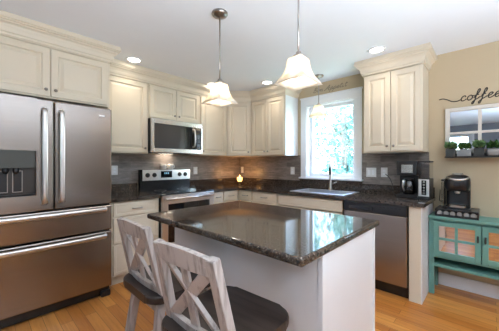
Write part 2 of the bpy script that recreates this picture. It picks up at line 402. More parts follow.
# ------------------------------------------------------------------ cabinets
def knob(parent, x, y, z):
    MB().lathe([(.0045, 0), (.0045, .012), (.012, .017), (.0135, .022), (.010, .027), (.003, .029)], (x, y, z), 14, 'y').build('knob', 'knob', parent)
def pull(parent, x, y, z, ln=.10):
    b = MB(); b.tube(curve_pts([(x-ln/2, y, z), (x-ln/2, y-.022, z), (x-ln*.3, y-.028, z), (x, y-.030, z), (x+ln*.3, y-.028, z), (x+ln/2, y-.022, z), (x+ln/2, y, z)], 3), .0048, 8)
    b.build('handle', 'nickel', parent)
CROWN = [(.0, 0), (.010, 0), (.012, .018), (.020, .024), (.024, .038), (.027, .056), (.038, .076), (.054, .088), (.054, .097), (.068, .101), (.068, .109), (.078, .113), (.078, .134), (.073, .136)]
def crown(path, i0, i1, parent, z, mat_name='cream'):
    """moulding along path[i0..i1] (front to the left-hand side is -), mitred with the whole path"""
    n = len(path); P = [Vector((p[0], p[1])) for p in path]; offs = []
    for i in range(n):
        ns = []
        for a, b in ((i-1, i), (i, i+1)):
            if a >= 0 and b < n: d = (P[b]-P[a]).normalized(); ns.append(Vector((d.y, -d.x)))
        if len(ns) == 1: offs.append(ns[0])
        else: s = ns[0]+ns[1]; offs.append(s*(2/s.dot(s)))
    prof = CROWN + [(.073, ZC-.0008-z), (0, ZC-.0008-z)]
    mb = MB(); inv = parent.matrix_basis.inverted() if False else (Matrix.Translation(parent.location) @ Matrix.Rotation(parent.rotation_euler.z, 4, 'Z')).inverted()
    rings = []
    for i in range(i0, i1+1):
        rings.append([mb.bm.verts.new(inv @ Vector((P[i].x+offs[i].x*o, P[i].y+offs[i].y*o, z+h))) for o, h in prof])
    k = len(prof)
    for a, b in zip(rings, rings[1:]):
        for q in range(k): mb.bm.faces.new((a[q], a[(q+1)%k], b[(q+1)%k], b[q]))
    mb.bm.faces.new(rings[0]); mb.bm.faces.new(rings[-1])
    return mb.build('crown_moulding', mat_name, parent)
def wall_cab(label, loc, rz, wd, dp, h, doors, knobs, name='wall_cabinet', side='cream'):
    """local x along the wall, front at -dp; doors = list of (x0,x1); knobs = list of x"""
    t = thing(name, label, 'cabinet', loc, rz)
    MB().box(.001, wd-.001, -dp, -.001, 0, h, .002).build('body', side, t)
    for (a, b), kx in zip(doors, knobs):
        d = MB().panel(a, b, .012, h-.012, -dp).build('door', 'cream', t)
        if kx is not None: knob(d, kx, -dp-.020, .065)
    return t
ZU, HU = 1.394, .871; ZT = ZU+HU; DU = .3235; FU = -.3435
ZCR = 2.283                                         # bottom of the crown above its frieze
def frieze(t, wd, dp): MB().box(.001, wd-.001, -dp-.012, -.001, HU_(t), ZC-.012-t.location.z, .001).build('frieze', 'cream', t)
def HU_(t): return ZT - t.location.z
ul = wall_cab('tall single-door cream wall cabinet between the refrigerator and the microwave', (-2.448, 0, ZU), 0, .543, DU, HU, [(.03, .525)], [.492])
um = wall_cab('short double-door cream wall cabinet directly above the microwave', (-1.904, 0, 1.838), 0, .765, DU, ZT-1.838, [(.012, .380), (.386, .753)], [.350, .416])
ur = wall_cab('tall single-door cream wall cabinet just right of the microwave', (-1.138, 0, ZU), 0, .533, DU, HU, [(.02, .515)], [.05])
# diagonal corner unit
ud = thing('corner_cabinet', 'diagonal single-door cream wall cabinet in the corner above the candle', 'cabinet', (0, 0, ZU))
poly = [(-.604, -.002), (-.604, DU*-1), (-DU, -.604), (-.002, -.604), (-.002, -.002)]
MB().prism(poly, 0, HU).build('body', 'cream', ud)
MB().prism([(-.604, -.002), (-.604, -DU-.008), (-DU-.008, -.604), (-.002, -.604), (-.002, -.002)], HU, ZC-.012-ZU).build('frieze', 'cream', ud)
dm = Matrix.Translation((-.604, -DU, 0)) @ Matrix.Rotation(-PI/4, 4, 'Z'); dl = math.hypot(.604-DU, .604-DU)
dd = MB().panel(.022, dl-.022, .012, HU-.012, 0).xf(dm).build('door', 'cream', ud)
kb = MB().lathe([(.0045, 0), (.0045, .012), (.012, .017), (.0135, .022), (.010, .027), (.003, .029)], (dl-.05, -.02, .065), 14, 'y').xf(dm).build('knob', 'knob', dd)
uw = wall_cab('tall double-door cream wall cabinet left of the window', (0, -.606, ZU), E_ROT, .663, DU, HU, [(.014, .329), (.335, .650)], [.300, .364])
MB().box(.663, .667, -DU-.001, -.001, 0, HU).build('end_panel', 'white', uw, label='white end panel facing the window')
uR = wall_cab('double-door cream wall cabinet with deep crown right of the window', (0, -2.354, ZU), E_ROT, .571, DU, HU, [(.014, .2825), (.2885, .557)], [.255, .316])
uf = wall_cab('deep double-door cream cabinet above the refrigerator', (-3.39, 0, 1.832), 0, .938, .655, ZT-1.832, [(.018, .462), (.468, .912)], [.432, .498])
for t, wd, dp in ((ul, .543, DU), (um, .765, DU), (ur, .533, DU), (uw, .663, DU), (uR, .571, DU), (uf, .938, .655)): frieze(t, wd, dp)
fy = FU+.008
runA = [(-3.39, -.667), (-2.452, -.667), (-2.452, -.34)]
crown(runA, 0, 2, uf, ZCR-.01)
runB = [(-2.448, fy), (-1.904, fy), (-1.138, fy), (-.609, fy), (fy, -.609), (fy, -1.269), (0, -1.269)]
for t, i0, i1 in ((ul, 0, 1), (um, 1, 2), (ur, 2, 3), (ud, 3, 4), (uw, 4, 6)): crown(runB, i0, i1, t, ZCR-.02)
runC = [(0, -2.354), (fy, -2.354), (fy, -2.925), (0, -2.925)]
crown(runC, 0, 3, uR, ZCR-.015)

def base_cab(label, loc, rz, wd, fronts, dp=.60, name='base_cabinet', h=.878):
    """fronts: (kind, x0, x1, z0, z1)"""
    t = thing(name, label, 'cabinet', loc, rz)
    MB().box(.001, wd-.001, -dp, -.001, .10, h, .002).build('body', 'cream', t)
    MB().box(.001, wd-.001, -dp+.065, -.005, 0, .10).build('toe_kick', 'toe', t)
    for kd, a, b, z0, z1 in fronts:
        flat = [(0, 0), (0, .015), (.004, .019), (.028, .019), (.031, .016), (.036, .016)]
        if kd == 'door': 
            d = MB().panel(a, b, z0, z1, -dp).build('door', 'cream', t); knob(d, b-.03, -dp-.02, z1-.06)
        elif kd == 'drawer':
            d = MB().panel(a, b, z0, z1, -dp, None, flat).build('drawer', 'cream', t); pull(d, (a+b)/2, -dp-.016, (z0+z1)/2, min(.10, (b-a)*.45))
        else: MB().panel(a, b, z0, z1, -dp, None, flat).build('false_front', 'cream', t)
    return t
base_cab('three-drawer cream base cabinet between refrigerator and range', (-2.440, 0, 0), 0, .534, [('drawer', .035, .515, .722, .866), ('drawer', .035, .515, .445, .708), ('drawer', .035, .515, .125, .431)])
base_cab('cream base cabinet just right of the range, reaching into the corner', (-1.130, 0, 0), 0, .505, [('drawer', .017, .192, .735, .866), ('door', .017, .192, .125, .722), ('drawer', .214, .480, .735, .866), ('door', .214, .480, .125, .722)])
base_cab('cream corner base cabinet below the candle, on the window wall', (0, -.003, 0), E_ROT, .883, [('drawer', .630, .872, .735, .866), ('door', .630, .872, .125, .722)], name='corner_base_cabinet')
base_cab('cream base cabinet with one wide drawer left of the sink unit', (0, -.890, 0), E_ROT, .460, [('drawer', .012, .448, .735, .866), ('door', .012, .226, .125, .722), ('door', .232, .448, .125, .722)])
base_cab('wide cream sink cabinet with plain false front below the window', (0, -1.353, 0), E_ROT, .894, [('false', .014, .880, .735, .866), ('door', .014, .444, .125, .722), ('door', .450, .880, .125, .722)], name='sink_cabinet', h=.71)
ep = thing('end_panel', 'white and cream end panel closing the cabinet run right of the dishwasher', 'panel', (0, -2.862, 0), E_ROT)
MB().box(0, .095, -.615, -.001, 0, .878, .003).build('filler_post', 'cream', ep)
MB().box(.095, .103, -.610, -.001, 0, .878, .001).build('side_skin', 'white', ep, label='white painted side skin')

# ------------------------------------------------------------------ worktops
CT0, CT1 = .879, .915
wt = thing('countertop', 'short dark granite countertop between refrigerator and range', 'countertop', (-2.444, 0, CT0))
MB().box(0, .540, -.645, -.001, 0, CT1-CT0, .005).build('slab', 'granite', wt)
MB().box(0, .540, -.021, -.001, CT1-CT0, 1.018-CT0, .002).build('upstand', 'granite', wt)
wt = thing('countertop', 'long L-shaped dark granite countertop running round the corner to the sink and dishwasher', 'countertop', (0, 0, CT0))
sl = MB(); th = CT1-CT0
SX0, SX1, SY0, SY1 = -.555, -.135, -2.215, -1.535
for a in ((-1.132, -.645, -.645, -.001), (-.645, -.001, SY1, -.001), (-.645, -.001, -2.985, SY0), (-.645, SX0, SY0, SY1), (SX1, -.001, SY0, SY1)): sl.box(*a, 0, th)
sl.build('slab', 'granite', wt)
us = MB(); us.box(-1.132, -.022, -.021, -.001, th, 1.018-CT0, .001); us.box(-.021, -.001, -1.318, -.001, th, 1.018-CT0, .001)
us.box(-.021, -.001, -2.228, -1.318, th, WZ0-.028-CT0, .001); us.box(-.021, -.001, -2.98, -2.228, th, 1.018-CT0, .001); us.build('upstand', 'granite', wt)
# sink
sk_ = thing('sink', 'stainless steel drop-in sink under the window', 'sink', (0, 0, CT1))
r = MB()
for (a, b, c_, d) in ((SX0-.02, SX0+.02, SY0-.02, SY1+.02), (SX1-.02, SX1+.02, SY0-.02, SY1+.02), (SX0+.02, SX1-.02, SY0-.02, SY0+.02), (SX0+.02, SX1-.02, SY1-.02, SY1+.02)): r.box(a, b, c_, d, .0005, .006, .002)
r.build('rim', 'vsteel', sk_)
bs = MB(); z0 = -.19
bs.box(SX0+.008, SX0+.02, SY0+.008, SY1-.008, z0, .0); bs.box(SX1-.02, SX1-.008, SY0+.008, SY1-.008, z0, .0)
bs.box(SX0+.02, SX1-.02, SY0+.008, SY0+.02, z0, .0); bs.box(SX0+.02, SX1-.02, SY1-.02, SY1-.008, z0, .0); bs.box(SX0+.008, SX1-.008, SY0+.008, SY1-.008, z0-.006, z0)
bs.build('basin', 'vsteel', sk_)
MB().lathe([(.04, 0), (.04, .004), (.02, .004)], (-.345, -1.875, z0), 16).build('drain', 'chrome', sk_)
# faucet
fc = thing('faucet', 'tall nickel pull-down kitchen faucet behind the sink', 'faucet', (-.075, -1.835, CT1))
MB().lathe([(.030, 0), (.030, .012), (.024, .020), (.022, .10), (.018, .115), (.0145, .13), (.0145, .30)], (0,0,0), 16).build('body', 'nickel', fc)
MB().tube(curve_pts([(0,0,.29), (0,-.002,.335), (-.022,-.010,.362), (-.055,-.022,.366), (-.085,-.034,.345), (-.094,-.038,.31)], 4), .013, 10).build('spout', 'nickel', fc)
MB().lathe([(.013, .0), (.017, -.03), (.018, -.09), (.014, -.10)], (-.094,-.038,.312), 14).build('spray_head', 'bplastic', fc)
MB().tube([(0,-.02,.085), (-.01,-.045,.092), (-.02,-.095,.115)], [.012, .009, .007], 10).build('lever', 'nickel', fc)

# ------------------------------------------------------------------ refrigerator
rf = thing('refrigerator', 'large stainless french-door refrigerator with two freezer drawers', 'refrigerator', (-3.373, 0, 0))
FW, FY = .913, -.69
MB().box(.004, FW-.004, FY+.005, -.03, .045, 1.795, .004).build('case', 'bplastic', rf)
def slab(x0, x1, z0, z1, bev=.012): return MB().box(x0, x1, -.738, FY, z0, z1, bev, 3)
ld = MB(); dx0, dx1, dz0, dz1 = .105, .340, 1.012, 1.375
ld.box(0, dx0, -.738, FY, .885, 1.80, .008, 2); ld.box(dx1, .459, -.738, FY, .885, 1.80, .008, 2); ld.box(dx0-.008, dx1+.008, -.738, FY, dz1, 1.80, .0); ld.box(dx0-.008, dx1+.008, -.738, FY, .885, dz0, 0)
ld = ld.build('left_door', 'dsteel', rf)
ds = MB(); ds.box(dx0, dx1, FY-.008, FY-.002, dz0, dz1); ds = ds.build('water_dispenser', 'recess', ld)
cp = MB().box(dx0+.001, dx1-.001, -.735, FY-.009, 1.235, dz1-.001, .002).build('control_panel', 'dispgrey', ld)
nz = MB()
for x in (.165, .225): nz.lathe([(.022, 0), (.020, -.03), (.012, -.045)], (x, -.714, 1.235), 12)
nz.build('nozzle', 'bplastic', ld)
for x in (.150, .235):
    p = MB().box(x-.022, x+.022, FY-.014, FY-.009, 1.05, 1.20, .003).build('paddle', 'bplastic', ld)
    MB().frame(x-.030, x+.030, 1.045, 1.215, FY-.018, FY-.0085, .005, .001).build('paddle_frame', 'nickel', ld)
MB().box(dx0+.002, dx1-.002, -.736, FY-.009, dz0+.001, dz0+.016, .002).build('drip_tray', 'bplastic', ld)
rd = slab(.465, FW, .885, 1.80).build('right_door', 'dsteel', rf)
MB().box(.80, .85, -.7395, -.738, 1.715, 1.730, .0005).build('badge', 'vsteel', rd)
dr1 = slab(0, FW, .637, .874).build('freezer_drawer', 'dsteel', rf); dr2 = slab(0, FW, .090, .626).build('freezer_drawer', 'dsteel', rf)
for x, d in ((.395, ld), (.510, rd)):
    h = MB(); h.tube(curve_pts([(x,-.738,1.72), (x,-.770,1.71), (x,-.785,1.66), (x,-.790,1.33), (x,-.785,1.0), (x,-.770,.955), (x,-.738,.945)], 4), .0125, 12, (1.5, .8, 1)); h.build('handle', 'vsteel', d)
for z, d in ((.842, dr1), (.592, dr2)):
    h = MB(); h.tube(curve_pts([(.055,-.738,z), (.065,-.772,z), (.11,-.790,z), (FW/2,-.800,z), (FW-.11,-.790,z), (FW-.065,-.772,z), (FW-.055,-.738,z)], 4), .0135, 12, (1, .8, 1.55)); h.build('handle', 'vsteel', d)
kg = MB().box(.02, FW-.02, -.705, -.03, .012, .088, .003).build('kick_grille', 'black', rf)
for x in (.06, FW-.05): MB().box(x-.04, x+.04, -.735, -.64, 0, .055, .008).build('foot', 'bplastic', rf)

# ------------------------------------------------------------------ range and microwave
rg = thing('range', 'stainless and black electric range below the microwave', 'stove', (-1.899, 0, 0))
RW = .762
MB().box(0, RW, -.625, -.022, .03, .903, .003).build('body', 'black', rg)
ct = MB().box(-.001, RW+.001, -.655, -.085, .904, .9175, .004).build('cooktop', 'bglass', rg)
for x, y, r in ((.20, -.49, .10), (.56, -.49, .085), (.20, -.24, .075), (.56, -.24, .095)):
    MB().lathe([(r, 0), (r, .0006), (r-.004, .0006), (r-.004, 0)], (x, y, .9175), 32, cap=False).build('burner_ring', 'nickel', ct)
bgd = MB().box(0, RW, -.083, -.022, .904, 1.192, .006).build('backguard', 'black', rg)
cpn = MB().box(.028, RW-.005, -.095, -.083, 1.045, 1.190, .004).build('control_panel', 'vsteel', bgd)
for x in (.095, .190, .575, .670):
    k = MB(); k.lathe([(.031, 0), (.031, .004), (.024, .006), (.021, .026), (.017, .029)], (x, -.095, 1.118), 18, 'y'); k.build('knob', 'bplastic', bgd)
dsp = MB().box(.285, .455, -.0975, -.0955, 1.078, 1.168, .001).build('display', 'bglass', bgd)
dg = MB()
for k in range(3): dg.box(.335+.026*k, .349+.026*k, -.0985, -.0976, 1.128, 1.150)
dg.build('clock_digits', 'led', bgd)
od = MB(); od.frame(.004, RW-.004, .235, .900, -.665, -.627, (.075, .075, .10, .105), .003); od = od.build('oven_door', 'vsteel', rg)
MB().box(.077, RW-.077, -.661, -.630, .333, .797).build('oven_window', 'bglass', od)
hd = MB(); hd.tube([(.03, -.712, .858), (RW-.03, -.712, .858)], .0125, 12)
for x in (.075, RW-.075): hd.tube([(x, -.664, .858), (x, -.712, .858)], .010, 10)
hd.build('handle', 'vsteel', od)
MB().box(.004, RW-.004, -.662, -.627, .07, .228, .005).build('storage_drawer', 'steel', rg)
MB().box(.02, RW-.02, -.600, -.05, 0, .03).build('plinth', 'black', rg)

mw = thing('microwave', 'stainless over-the-range microwave with dark glass door', 'microwave', (-1.900, 0, 1.412))
MW, MH = .757, .424
MB().box(0, MW, -.372, -.010, 0, MH, .003).build('case', 'black', mw)
md = MB(); md.frame(0, MW, .0, MH, -.408, -.372, (.035, .02, .055, .062), .004); md = md.build('door_frame', 'steel', mw)
MB().box(.036, .475, -.403, -.374, .056, MH-.063).build('window', 'smoke', mw)
MB().box(.4755, .590, -.404, -.374, .056, MH-.063).build('glass_panel', 'bglass', mw)
cp = MB().box(.5905, MW-.021, -.404, -.374, .056, MH-.063).build('control_panel', 'bglass', mw)
bt = MB()
for i in range(5):
    for jx in range(3): bt.box(.640+.03*jx, .660+.03*jx, -.4052, -.404, .085+.036*i, .103+.036*i)
bt.build('keypad', 'smoke', mw)
MB().box(.635, .725, -.4052, -.404, .295, .335).build('clock_display', 'smoke', mw)
h = MB(); h.tube(curve_pts([(.598,-.404,.09), (.598,-.440,.10), (.598,-.455,.15), (.598,-.460,.21), (.598,-.455,.27), (.598,-.440,.325), (.598,-.404,.335)], 4), .011, 10); h.build('handle', 'vsteel', mw)
MB().box(.06, MW-.06, -.35, -.12, -.006, .0).build('vent_grille', 'bplastic', mw)
MB().box(.28, .48, -.105, -.055, -.004, .0).build('cooktop_lamp', 'can', mw)
l = light('cooktop_lamp_glow', 'AREA', (.38, -.08, -.006), .28, (1, .72, .45), shape='RECTANGLE', size=.20, size_y=.05); l.parent = mw

# ------------------------------------------------------------------ dishwasher
dw = thing('dishwasher', 'stainless dishwasher with black control strip at the end of the counter', 'dishwasher', (0, -2.256, 0), E_ROT)
MB().box(.003, .597, -.60, -.02, .10, .874).build('tub', 'black', dw)
MB().box(.004, .596, -.640, -.601, .118, .772, .005).build('door', 'dsteel', dw)
cs = MB().box(.004, .596, -.645, -.601, .775, .873, .005).build('control_strip', 'bplastic', dw)
MB().box(.06, .30, -.652, -.646, .800, .835, .003).build('handle_recess', 'bglass', cs)
b = MB()
for k in range(6): b.box(.36+.034*k, .38+.034*k, -.6475, -.6455, .838, .850)
b.build('button', 'smoke', cs)
MB().box(.475, .525, -.6415, -.6401, .195, .207, .0004).build('badge', 'dsteel', dw)
MB().box(.004, .596, -.575, -.02, 0, .099).build('toe_kick', 'black', dw)

# ------------------------------------------------------------------ island
isl = thing('kitchen_island', 'white kitchen island with dark granite top and seating overhang', 'island', (0, 0, 0))
IX0, IX1, IY0, IY1 = -2.531, -1.619, -2.907, -1.635
MB().box(IX0, IX1, IY0, IY1, .880, .916, .012, 4).build('granite_top', 'granite', isl)
BX0, BX1, BY0, BY1 = -2.335, -1.665, -2.885, -1.680
MB().box(BX0, BX1, BY0, BY1, 0, .879, .002).build('body', 'white', isl)
for x in (BX0-.006, BX1-.018): MB().box(x, x+.024, BY0-.006, BY0+.018, 0, .878, .002).build('corner_bead', 'white', isl)
b = MB(); b.box(BX0-.010, BX0, BY0+.02, BY1, 0, .09, .003); b.box(BX0+.02, BX1-.02, BY0-.009, BY0, 0, .0, .0) if False else None
b.build('base_trim', 'white', isl)
for a, b2 in ((-2.87, -2.29), (-2.27, -1.70)):
    d = MB().panel(a-a+.0, (b2-a), .11, .86, 0).xf(Matrix.Translation((BX1, a, 0)) @ Matrix.Rotation(PI/2, 4, 'Z')).build('door', 'white', isl)

# ------------------------------------------------------------------ counter stools
ST_Z = .652
def stool(loc, rz, label):
    t = thing('counter_stool', label, 'stool', loc, rz, 'counter stools at the island')
    # seat: rounded plan, front at +x
    pts = []
    hw, hd, rr = .212, .205, .085
    for cx, cy, a0 in ((hd-rr, hw-rr, 0), (-hd+rr, hw-rr-.01, 90), (-hd+rr, -hw+rr+.01, 180), (hd-rr, -hw+rr, 270)):
        for k in range(7): a = math.radians(a0+15*k); pts.append((cx+rr*math.cos(a), cy+rr*math.sin(a)))
    sb = MB().prism(pts, ST_Z-.040, ST_Z, .010)
    sb.build('seat', 'seatwood', t)
    MB().lathe([(.11, 0), (.11, .02)], (0,0,ST_Z-.062), 24).build('swivel_plate', 'black', t)
    a = MB(); a.box(-.15, .15, -.15, .15, ST_Z-.105, ST_Z-.063, .006); a.build('apron', 'whitewash', t)
    top = ST_Z-.075
    for sx in (-1, 1):
        for sy in (-1, 1):
            MB().beam((sx*.132, sy*.132, top), (sx*.20, sy*.20, 0), .040, .040, (1, 0, 0), .004).build('leg', 'whitewash', t)
    def at(z): q = .132+(.20-.132)*(top-z)/top; return q
    for sgn, z in ((1, .20), (-1, .30)):
        q = at(z); MB().beam((sgn*q, -q, z), (sgn*q, q, z), .022, .034, (1, 0, 0)).build('stretcher', 'whitewash', t)
    for sgn in (-1, 1):
        q = at(.25); MB().beam((-q, sgn*q, .25), (q, sgn*q, .25), .022, .034, (0, 1, 0)).build('stretcher', 'whitewash', t)
    q = at(.20); MB().box(q+.010, q+.013, -q+.03, q-.03, .200, .219, .001).build('kick_plate', 'nickel', t)
    # back: two raked posts, curved rails, a cross and an upright between
    zb, zt = ST_Z-.03, .972
    def bp(y, z):                                   # a point of the raked, slightly curved back
        u = (z-zb)/(zt-zb); return Vector((-.128-.076*u-.018*(1-(y/.19)**2), y, z))
    for sy in (-1, 1):
        MB().beam(bp(sy*.172, zb), bp(sy*.150, zt)+Vector((0,0,.003)), .040, .032, (0, 1, 0), .004).build('back_post', 'whitewash', t)
    def rail(z0, z1, w0, w1, th):
        mb = MB(); n = 10; rings = []
        for k in range(n+1):
            y0 = -w0 + 2*w0*k/n; y1 = -w1+2*w1*k/n; lift = .012*(1-(k/n*2-1)**2) if z1 > .9 else 0
            p, q = bp(y0, z0), bp(y1, z1); q.z += lift
            rings.append([mb.bm.verts.new(v) for v in (p+Vector((-th/2,0,0)), p+Vector((th/2,0,0)), q+Vector((th/2,0,0)), q+Vector((-th/2,0,0)))])
        for a_, b_ in zip(rings, rings[1:]):
            for i in range(4): f = mb.bm.faces.new((a_[i], a_[(i+1)%4], b_[(i+1)%4], b_[i]))
        mb.bm.faces.new(rings[0]); mb.bm.faces.new(rings[-1]); return mb
    rail(zt-.058, zt+.0, .150, .148, .024).build('top_rail', 'whitewash', t)
    rail(zb+.020, zb+.062, .172, .170, .022).build('lower_rail', 'whitewash', t)
    za, zc = zb+.055, zt-.055
    MB().beam(bp(.138, zc+.02), bp(-.150, za-.01), .044, .016, (0, 1, .5), .002).build('cross_slat', 'whitewash', t)
    MB().beam(bp(-.138, zc+.02), bp(.150, za-.01), .044, .0165, (0, 1, -.5), .002).build('cross_slat', 'whitewash', t)
    MB().beam(bp(0, zc+.01)+Vector((.006,0,0)), bp(0, za-.005)+Vector((.006,0,0)), .040, .012, (0, 1, 0), .002).build('centre_slat', 'whitewash', t)
    return t
s0 = stool((-2.658, -2.626, 0), math.radians(4), 'whitewashed X-back counter stool with dark seat nearest the camera')
dup(s0, (-2.612, -2.110, 0), math.radians(0), 'whitewashed X-back counter stool nearer the range, partly behind the other stool')

# ------------------------------------------------------------------ pendant lamps
def sq_ring(mb, half, z, bulge, n=6):
    """square ring with slightly concave/convex sides, 4*n verts"""
    out = []
    cs = [(-1,-1), (1,-1), (1,1), (-1,1)]
    for i in range(4):
        a, b = Vector(cs[i]), Vector(cs[(i+1)%4])
        for k in range(n):
            u = k/n; p = a.lerp(b, u)*half; nrm = Vector((b.y-a.y, a.x-b.x)).normalized()
            p += nrm*bulge*(1-(2*u-1)**2); zz = z[0] + (z[1]-z[0])*abs(2*u-1)**2
            out.append(mb.bm.verts.new((p.x, p.y, zz)))
    return out
def island_pendant(loc, label, ztop=1.885, pw=7, grp='pendant lamps over the island'):
    t = thing('pendant_light', label, 'pendant lamp', loc, 0, grp)
    zt = -(ZC-ztop)                                # shade top below the ceiling
    MB().lathe([(.062, 0), (.062, -.010), (.056, -.020), (.030, -.028), (.012, -.034)], (0,0,0), 28).build('canopy', 'nickel', t)
    MB().cyl((0,0,0), .0055, zt+.02, -.03, 10).build('rod', 'nickel', t)
    MB().lathe([(.008, .035), (.014, .03), (.018, .012), (.032, .008), (.034, -.002), (.022, -.006), (.018, -.035)], (0,0,zt), 20).build('socket_cap', 'nickel', t)
    mb = MB(); prof = [(.030, 0, 0), (.042, -.006, 0), (.047, -.022, .001), (.049, -.045, -.002), (.053, -.068, -.005), (.061, -.092, -.007), (.073, -.115, -.006), (.088, -.136, -.003), (.101, -.152, 0)]
    outer = [sq_ring(mb, h_, (zt+z, zt+z-(.006 if i == len(prof)-1 else 0)), b) for i, (h_, z, b) in enumerate(prof)]
    inner = [sq_ring(mb, h_-.004, (zt+z-.002, zt+z-.002-(.005 if i == len(prof)-1 else 0)), b) for i, (h_, z, b) in enumerate(prof)]
    for rs in (outer, inner):
        for a_, b_ in zip(rs, rs[1:]):
            n = len(a_)
            for k in range(n): f = mb.bm.faces.new((a_[k], a_[(k+1)%n], b_[(k+1)%n], b_[k])); f.smooth = True
    n = len(outer[0])
    for ra, rb in ((outer[0], inner[0]), (outer[-1], inner[-1])):
        for k in range(n): mb.bm.faces.new((ra[k], ra[(k+1)%n], rb[(k+1)%n], rb[k]))
    mb.build('shade', 'shade', t)
    MB().lathe([(.012, -.03), (.014, -.05), (.026, -.075), (.029, -.092), (.022, -.110), (.004, -.119)], (0,0,zt), 18).build('bulb', 'bulb', t)
    l = light('bulb_glow', 'POINT', (0, 0, zt-.095), pw, (1, .88, .72), shadow_soft_size=.032); l.parent = t
    return t
island_pendant((-2.08, -1.902, ZC), 'frosted square bell pendant on a long rod, nearer the range')
p2 = island_pendant((-2.08, -2.604, ZC), 'frosted square bell pendant nearest the camera, over the front of the island')
p3 = island_pendant((-.29, -1.775, ZC), 'small-looking frosted bell pendant on a short rod in front of the window over the sink', 2.035, 3.5)
del p3['group']
# recessed downlights
for x, y, lb in ((-2.165, -.535, 'round recessed downlight in the ceiling above the left wall cabinet'), (-1.02, -.48, 'round recessed downlight half behind the farther island pendant'),
                 (-.545, -1.11, 'round recessed downlight before the corner wall cabinets'), (-.585, -2.575, 'round recessed downlight in front of the wall cabinet right of the window')):
    t = thing('recessed_light', lb, 'ceiling light', (x, y, ZC), 0, 'recessed downlights')
    MB().lathe([(.062, -.001), (.085, -.001), (.085, -.005), (.066, -.009), (.062, -.004)], (0,0,0), 32, cap=False).build('trim_ring', 'trimwhite', t)
    MB().lathe([(.063, -.001), (.063, -.004)], (0,0,0), 28).build('lens', 'can', t)
    l = light('downlight_beam', 'SPOT', (0, 0, -.012), 5.5, (1, .86, .68), spot_size=math.radians(125), spot_blend=.8, shadow_soft_size=.05); l.parent = t

# ------------------------------------------------------------------ outlets and switches
def plate(loc, rz, wd, kind, label, h=.115):
    t = thing('outlet' if kind[0] == 'o' else 'light_switch', label, 'outlet' if kind[0] == 'o' else 'switch', loc, rz)
    MB().box(-wd/2, wd/2, -.007, -.0005, -h/2, h/2, .002).build('cover_plate', 'plastic', t)
    n = len(kind)
    for i, k in enumerate(kind):
        x = (i-(n-1)/2)*.046
        if k == 'o':
            for z in (-.02, .02):
                MB().box(x-.016, x+.016, -.0085, -.007, z-.013, z+.013, .0006).build('socket', 'trimwhite', t)
        else: MB().box(x-.016, x+.016, -.0095, -.007, -.033, .033, .001).build('rocker', 'trimwhite', t)
plate((-2.185, -.008, 1.19), 0, .072, 'o', 'white outlet on the tile between refrigerator and range')
plate((-.988, -.008, 1.165), 0, .072, 'o', 'white outlet on the tile right of the range')
plate((-.008, -.085, 1.160), E_ROT, .060, 'o', 'white outlet in the corner just behind the candle')
plate((-.008, -1.183, 1.165), E_ROT, .072, 'o', 'white outlet on the tile left of the window')
plate((-.008, -2.338, 1.165), E_ROT, .118, 'ss', 'double white switch plate beside the window casing')
plate((-.008, -2.486, 1.168), E_ROT, .072, 'o', 'single white outlet between the double switch and the drip coffee maker')

# ------------------------------------------------------------------ small things on the range and counters
def mug(x, label):
    t = thing('mug', label, 'mug', (x, -.056, 1.1925), 0, 'white mugs on the range')
    MB().lathe([(.034, 0), (.040, .006), (.043, .04), (.040, .078), (.036, .078), (.038, .04), (.034, .008)], (0,0,0), 22).build('cup', 'ceramic', t)
    MB().tube(curve_pts([(.038,0,.062), (.058,0,.058), (.064,0,.040), (.055,0,.022), (.040,0,.018)], 4), .0055, 8).build('handle', 'ceramic', t)
mug(-1.560, 'white mug on top of the range, the left one of two')
mug(-1.447, 'white mug on top of the range, the right one of two')
cd = thing('candle', 'lit candle in a small glass cup on the corner of the counter', 'candle', (-.27, -.28, CT1))
MB().lathe([(.045, 0), (.045, .006), (.012, .012), (.010, .035), (.018, .045)], (0,0,0), 20).build('glass_foot', 'carafe', cd)
MB().lathe([(.030, .047), (.046, .060), (.052, .090), (.048, .145), (.046, .145), (.049, .090), (.043, .064), (.030, .051)], (0,0,0), 22, cap=False).build('glass_cup', 'pane', cd)
MB().lathe([(.030, .052), (.041, .066), (.047, .090), (.046, .128)], (0,0,0), 20).build('wax', 'wax', cd)
MB().lathe([(.002, .128), (.007, .142), (.008, .152), (.001, .166)], (0,0,0), 10).build('flame', 'flame', cd)
l = light('candle_glow', 'POINT', (0, 0, .20), 1.6, (1, .50, .17), shadow_soft_size=.02); l.parent = cd

# drip coffee maker, facing -x
dc = thing('drip_coffee_maker', 'black drip coffee maker with glass carafe and side water tank on the granite counter', 'coffee maker', (-.10, -2.690, CT1), E_ROT)
MB().box(0, .185, -.225, 0, 0, .038, .006).build('base', 'bplastic', dc)
MB().box(0, .185, -.085, 0, .038, .385, .008).build('column', 'bplastic', dc)
MB().box(0, .185, -.225, -.086, .235, .385, .010).build('brew_head', 'bplastic', dc)
MB().box(.045, .150, -.2285, -.2255, .262, .345, .003).build('front_plate', 'steel', dc)
MB().lathe([(.050, .0), (.062, .02), (.064, .07), (.050, .125), (.040, .145)], (.100, -.155, .040), 22).build('carafe', 'carafe', dc)
MB().lathe([(.043, .146), (.045, .160), (.02, .166)], (.100, -.155, .040), 18).build('carafe_lid', 'bplastic', dc)
MB().tube(curve_pts([(.072,-.205,.180), (.066,-.238,.176), (.064,-.240,.120), (.072,-.212,.075)], 4), .008, 8, None).build('carafe_handle', 'vsteel', dc)
MB().box(.187, .292, -.215, 0, 0, .205, .006).build('tower', 'bplastic', dc)
fp = MB().box(.195, .286, -.2185, -.2155, .030, .200, .003).build('button_panel', 'vsteel', dc)
MB().box(.222, .262, -.2205, -.2186, .045, .190, .001).build('display_strip', 'bglass', dc)
b = MB()
for k in range(5): b.cyl((.242, -.2205, .062+.028*k), .009, 0, .003, 12, 'y')
b.build('button', 'nickel', dc)
